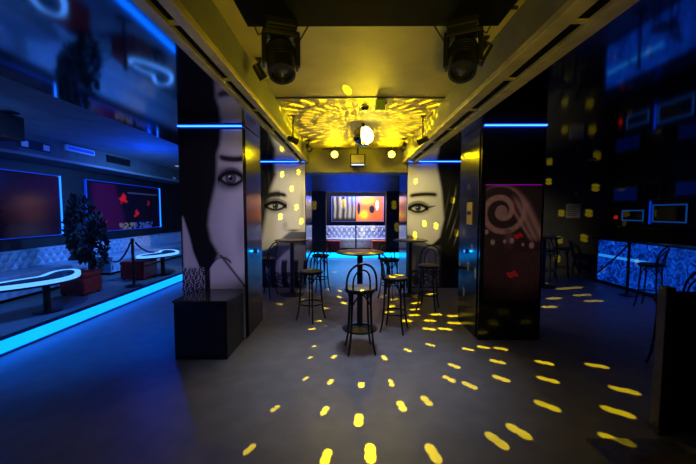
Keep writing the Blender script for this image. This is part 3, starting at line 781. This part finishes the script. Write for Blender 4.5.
# ------------------------------------------------------------------ bushy plant between the wall frames
t = empty('potted_plant', (-5.0, 6.25, .2), 'tall dark bushy plant between the two blue edged wall panels', 'plant')
MB().lathe([(.14, 0), (.19, .05), (.22, .34), (.2, .36), (.02, .34)], n=22).build('pot', 'pot', t)
MB().tube([(0, 0, .3), (.02, .02, .9), (-.02, .03, 1.5)], [.035, .028, .015], 8).build('trunk', 'wood_post', t)
mb = MB()
for k in range(900):
    if k < 550: c = Vector((-.2, .05, 1.25)); rx, rz = .25, .72
    else: c = Vector((.26, -.1, .95)); rx, rz = .2, .6
    v = Vector((random.gauss(0, 1), random.gauss(0, 1), random.gauss(0, 1))).normalized()*random.uniform(.55, 1)
    p = c+Vector((v.x*rx, v.y*rx, v.z*rz)); L = random.uniform(.09, .16); wv = L*.4
    d = (v+Vector((0, 0, random.uniform(-.6, .3)))).normalized(); sd = d.cross(Vector((random.gauss(0, 1), random.gauss(0, 1), 1))).normalized()
    nn = d.cross(sd)*.012
    mb.add([p, p+d*L*.5+sd*wv+nn, p+d*L, p+d*L*.5-sd*wv+nn], [(0, 1, 2, 3)])
mb.build('foliage', 'leaf', t)
t.scale = (.8, .8, .9)

# ------------------------------------------------------------------ blue edged wall panels on the left wall
def framed(name, x, y0, y1, z0, z1, fn, label, m='glowing_print', axis='left', cat='wall panel', fr='led_blue', grp='blue edged wall panels', th=.03):
    if axis == 'left':
        t = empty(name, (x, (y0+y1)/2, (z0+z1)/2), label, cat, grp, PI/2)
    else:
        t = empty(name, ((y0+y1)/2, x, (z0+z1)/2), label, cat, grp, 0)
    w_, h_ = y1-y0, z1-z0
    p = printed('picture', (-w_/2+.02, -.02, -h_/2+.02), (1, 0, 0), w_-.04, h_-.04, 110, 60, lambda a, b: fn(a/w_, b/h_), m=m, thick=.01, parent=t)
    b_ = MB()
    b_.box((-w_/2, -th-.02, -h_/2), (-w_/2+.022, 0, h_/2), 1); b_.box((w_/2-.022, -th-.02, -h_/2), (w_/2, 0, h_/2), 0)
    b_.box((-w_/2+.022, -th-.02, -h_/2), (w_/2-.022, 0, -h_/2+.012), 1); b_.box((-w_/2+.022, -th-.02, h_/2-.012), (w_/2-.022, 0, h_/2), 1)
    b_.build('light_frame', [fr, 'led_blue_dim'], t)
    return t
def pic_a(u, v):
    c = mix((.005, .003, .012), (.03, .006, .025), ss(.2, .7, v)*(.5+.5*math.sin(u*7)))
    return c
def reflection_b(u, v):  # red and purple mirror reflections painted in as glowing colour
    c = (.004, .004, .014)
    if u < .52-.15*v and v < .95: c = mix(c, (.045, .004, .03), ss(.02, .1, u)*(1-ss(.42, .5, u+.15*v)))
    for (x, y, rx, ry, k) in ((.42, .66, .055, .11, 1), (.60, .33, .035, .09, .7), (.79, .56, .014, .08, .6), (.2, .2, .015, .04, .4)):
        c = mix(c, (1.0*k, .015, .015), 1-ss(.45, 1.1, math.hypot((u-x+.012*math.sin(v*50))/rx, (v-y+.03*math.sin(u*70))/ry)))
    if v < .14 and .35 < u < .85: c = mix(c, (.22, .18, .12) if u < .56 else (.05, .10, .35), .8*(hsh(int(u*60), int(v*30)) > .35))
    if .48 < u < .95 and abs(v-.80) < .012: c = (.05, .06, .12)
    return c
framed('wall_panel', -6.08, 2.6, 6.9, 1.17, 2.40, pic_a, 'dark wall panel with a blue light edge, nearest the camera')
framed('wall_panel', -6.08, 7.55, 10.5, 1.17, 2.40, reflection_b, 'dark wall panel with a blue light edge and painted red reflections')
def pic_c(u, v):
    c = (.02, .015, .012)
    if u < .46:
        for x, w_ in ((.06, .02), (.16, .03), (.26, .018), (.34, .03), (.42, .02)):
            c = mix(c, (.35, .30, .16), .8*math.exp(-((u-x+.004*math.sin(v*9))/w_)**2)*ss(.05, .2, v))
    else:
        c = (.62, .13, .03)
        c = mix(c, (.85, .62, .05), math.exp(-(((u-.66)/.12)**2+((v-.85)/.16)**2)))
        c = mix(c, (.9, .55, .02), math.exp(-(((u-.6)/.08)**2+((v-.25)/.14)**2)))
        c = mix(c, (.02, .02, .02), 1-ss(.8, 1.1, math.hypot((u-.76)/.055, (v-.47)/.16)))
        c = mix(c, (.75, .72, .7), 1-ss(.8, 1.1, math.hypot((u-.86)/.03, (v-.62)/.2)))
        c = mix(c, (.02, .02, .02), 1-ss(.8, 1.1, math.hypot((u-.51)/.03, (v-.5)/.25)))
    return c
framed('framed_picture', 13.28, -.74, 1.36, 1.26, 2.28, pic_c, 'colourful orange and black picture in a thin blue lit frame above the far bench', m='glowing_print', axis='back', cat='picture', fr='led_blue_dim', grp='far wall pictures', th=.01)  # picture emits its own colours in place of light falling on it

# things on the lounge fascia
t = empty('wall_vent', (-5.5, 5.8, 2.80), 'framed panel with two pale plates on the lounge fascia', 'vent')
MB().box((0, -.30, -.09), (.02, .30, .09), bev=.004).build('frame', 'steel', t)
MB().box((.0205, -.28, -.075), (.024, .28, .075)).build('backing', 'dark_paint', t)
for y in (-.2, .2): MB().box((.0245, y-.06, -.05), (.03, y+.06, .05)).build('plate', 'paper', t)
t = empty('emergency_light', (-5.5, 6.75, 2.90), 'pale blue glowing emergency light on the lounge fascia', 'light')
MB().box((0, -.36, -.06), (.05, .36, .05), bev=.008).build('case', 'paper', t)
MB().box((.051, -.32, -.035), (.056, .32, .025)).build('diffuser', 'led_blue_dim', t)
t = empty('air_vent', (-5.5, 7.9, 2.86), 'dark slotted vent on the lounge fascia', 'vent')
MB().box((0, -.4, -.08), (.012, .4, .08)).build('frame', 'black_metal', t)
for k in range(5): MB().box((.013, -.37, -.065+k*.03), (.022, .37, -.05+k*.03)).build('slat', 'black_metal', t)
for (x, y, z, lab) in ((-5.41, 10.2, 2.655, 'small white downlight on the fascia ledge by the red spotted panel'), (-5.0, 9.6, 2.99, 'small white downlight in the lounge ceiling')):
    t = empty('downlight', (x, y, z), lab, 'downlight', 'lounge downlights')
    MB().lathe([(.07, 0), (.075, -.01), (.05, -.015)] if z > 2.9 else [(.05, -.0), (.06, .02), (.04, .05)], n=18).build('ring', 'warm_white', t)
    MB().lathe([(.045, -.016), (.03, -.02)] if z > 2.9 else [(.035, .051), (.02, .055)], n=18).build('lens', 'led_white', t)
t = empty('hanging_speaker', (-4.7, 4.4, 2.84), 'dark loudspeaker hanging from the lounge ceiling by the camera', 'speaker')
MB().box((-.22, -.2, -.22), (.22, .2, .10), bev=.015).build('cabinet', 'black_plastic', t)
MB().box((-.2, -.212, -.2), (.2, -.201, .08), bev=.002).build('grille', 'grille', t)
MB().box((-.3, -.06, .105), (.3, .06, .125)).tube([(0, 0, .12), (0, 0, ZC-2.84)], .02, 8).build('bracket', 'black_metal', t)
# end wall of the lounge: glass door with handle plates
t = empty('lounge_door', (-5.3, 13.27, .2), 'dark blue door at the end of the lounge', 'door')
MB().box((-.7, -.04, 0), (.7, 0, 2.3), bev=.005).build('frame', 'black_metal', t)
MB().box((-.62, -.055, .03), (.62, -.041, 2.22), bev=.003).build('leaf', 'navy_paint', t)
MB().box((.45, -.08, .9), (.5, -.056, 1.2), bev=.004).build('handle', 'chrome', t)

# ------------------------------------------------------------------ bar on the right
t = empty('bar_counter', (6.1, 5.2, 0), 'long bar counter with a glowing blue patterned front', 'bar counter')
MB().box((-.22, -2.6, 0), (.5, 2.62, 1.03)).build('carcass', 'dark_paint', t)
MB().box((-.34, -2.68, 1.035), (.56, 2.68, 1.085), bev=.008).build('worktop', 'black_gloss', t)
MB().box((-.245, -2.55, .07), (-.222, 2.58, 1.0), bev=.002).build('luminous_front', 'backlit_damask', t)
MB().box((-.252, 1.2, .62), (-.246, 2.55, .68)).build('light_line', 'led_line', t)
MB().box((-.25, -2.6, 0), (-.22, 2.62, .065)).build('kick_board', 'black_metal', t)

def bar_screen(x, y0, y1, z0, z1, label, m, fr):
    t = empty('wall_screen', (x, (y0+y1)/2, (z0+z1)/2), label, 'screen', 'screens behind the bar')
    w_, h_ = (y1-y0)/2, (z1-z0)/2
    MB().box((-.04, -w_, -h_), (0, w_, h_), bev=.004).build('case', 'black_plastic', t)
    MB().box((-.046, -w_*.86, -h_*.8), (-.041, w_*.86, h_*.8)).build('display', m, t)
    b_ = MB(); e = .028
    b_.box((-.052, -w_, -h_), (-.041, -w_+e, h_)); b_.box((-.052, w_-e, -h_), (-.041, w_, h_))
    b_.box((-.052, -w_+e, -h_), (-.041, w_-e, -h_+e)); b_.box((-.052, -w_+e, h_-e), (-.041, w_-e, h_))
    b_.build('bezel', fr, t)
mat('bezel_grey', (.1, .1, .13), .4)
mat('bezel_blue', (.02, .06, .2), .4, emit=(.01, .12, .6), strength=.28)
bar_screen(6.94, 7.97, 8.76, 1.90, 2.29, 'upper screen behind the bar, deep blue with a grey bezel, at the rear wall end', 'dim_screen', 'bezel_grey')
bar_screen(6.94, 7.80, 8.42, 1.43, 1.70, 'lower screen behind the bar outlined in bright blue', 'lens_dim', 'bezel_blue')
bar_screen(6.94, 7.40, 7.86, 1.91, 2.32, 'upper screen behind the bar, black with grey sides', 'lens_dim', 'bezel_grey')
bar_screen(6.94, 6.80, 7.58, 1.42, 1.82, 'lower wide screen behind the bar with a dim blue bezel, nearest the camera', 'lens_dim', 'bezel_blue')
bar_screen(6.94, 6.62, 7.10, 1.97, 2.30, 'upper screen behind the bar, dark blue, nearest the camera', 'dim_screen', 'bezel_grey')
glow_strip('neon_tube', (6.91, 7.66, 1.37), (6.94, 7.69, 1.90), 'upright blue neon tube between the two lower bar screens', 'led_blue_dim')
t = empty('red_bar_lamp', (6.85, 8.55, 1.47), 'small red glowing lamp by the blue outlined screen', 'lamp')
MB().lathe([(.03, 0), (.04, .02), (.04, .07), (.03, .09)], n=16).build('shade', 'red_light', t)
MB().lathe([(.02, -.169), (.02, 0)], n=12).build('stem', 'black_metal', t)
sbox('trim_bar_shelf', (6.72, 5.5, 1.26), (6.95, 8.88, 1.30), 'black_gloss')

# rear bar wall notices
t = empty('paper_notice', (5.98, 8.9, 1.68), 'white paper notice on the dark rear wall', 'notice')
MB().box((-.19, -.008, -.19), (.19, 0, .19), bev=.002).build('sheet', 'paper', t)
for k in range(6): MB().box((-.15, -.0095, .12-k*.05), (.15-.04*(k % 3), -.0085, .135-k*.05)).build('printed_line', 'grey_paint', t)
t = empty('wall_plate', (6.0, 8.9, 2.16), 'small pale framed plate above the white paper notice', 'plate')
MB().box((-.12, -.012, -.09), (.12, 0, .09), bev=.003).build('frame', 'grey_paint', t)
MB().box((-.09, -.0135, -.06), (.09, -.0125, .06)).build('dark_face', 'navy_paint', t)
MB().box((-.01, -.016, -.04), (.06, -.014, .04)).build('pale_mark', 'paper', t)
for (x, y, lab) in ((5.35, 7.6, 'small warm downlight in the glossy ceiling in front of the rear bar wall'), (4.9, 6.8, 'small dim downlight in the glossy ceiling nearer the swirl pillar')):
    t = empty('downlight', (x, y, ZM), lab, 'downlight', 'bar downlights')
    MB().lathe([(.08, 0), (.085, -.012), (.06, -.018)], n=20).build('ring', 'steel', t)
    MB().lathe([(.055, -.019), (.03, -.022)], n=20).build('lens', 'warm_white', t)

# ------------------------------------------------------------------ wooden post barrier at the right
t = empty('wooden_barrier', (2.34, 2.42, 0), 'brown wooden post with a dark barrier panel at the right edge', 'barrier')
MB().box((-.035, -.035, .03), (.035, .035, 1.10), bev=.006).build('post', 'wood_post', t)
MB().box((.05, -.02, .12), (1.2, .02, 1.0), bev=.004).build('panel', 'black_plastic', t)
MB().box((.036, -.03, 1.0), (1.2, .03, 1.06), bev=.006).build('top_rail', 'black_metal', t)
MB().box((.036, -.03, .0), (1.2, .03, .119), bev=.004).build('bottom_rail', 'black_metal', t)
MB().box((-.06, -.06, 0), (.06, .06, .029), bev=.005).build('foot_plate', 'steel', t)
t = empty('floor_plate', (2.0, 2.05, 0), 'steel floor plate with a wooden strip lying before the wooden post', 'plate')
MB().box((-.30, -.25, 0), (.32, .25, .02), bev=.004).build('sheet', 'steel', t)
MB().box((-.16, -.25, .0205), (.32, .06, .045), bev=.004).build('strip', 'wood_post', t)
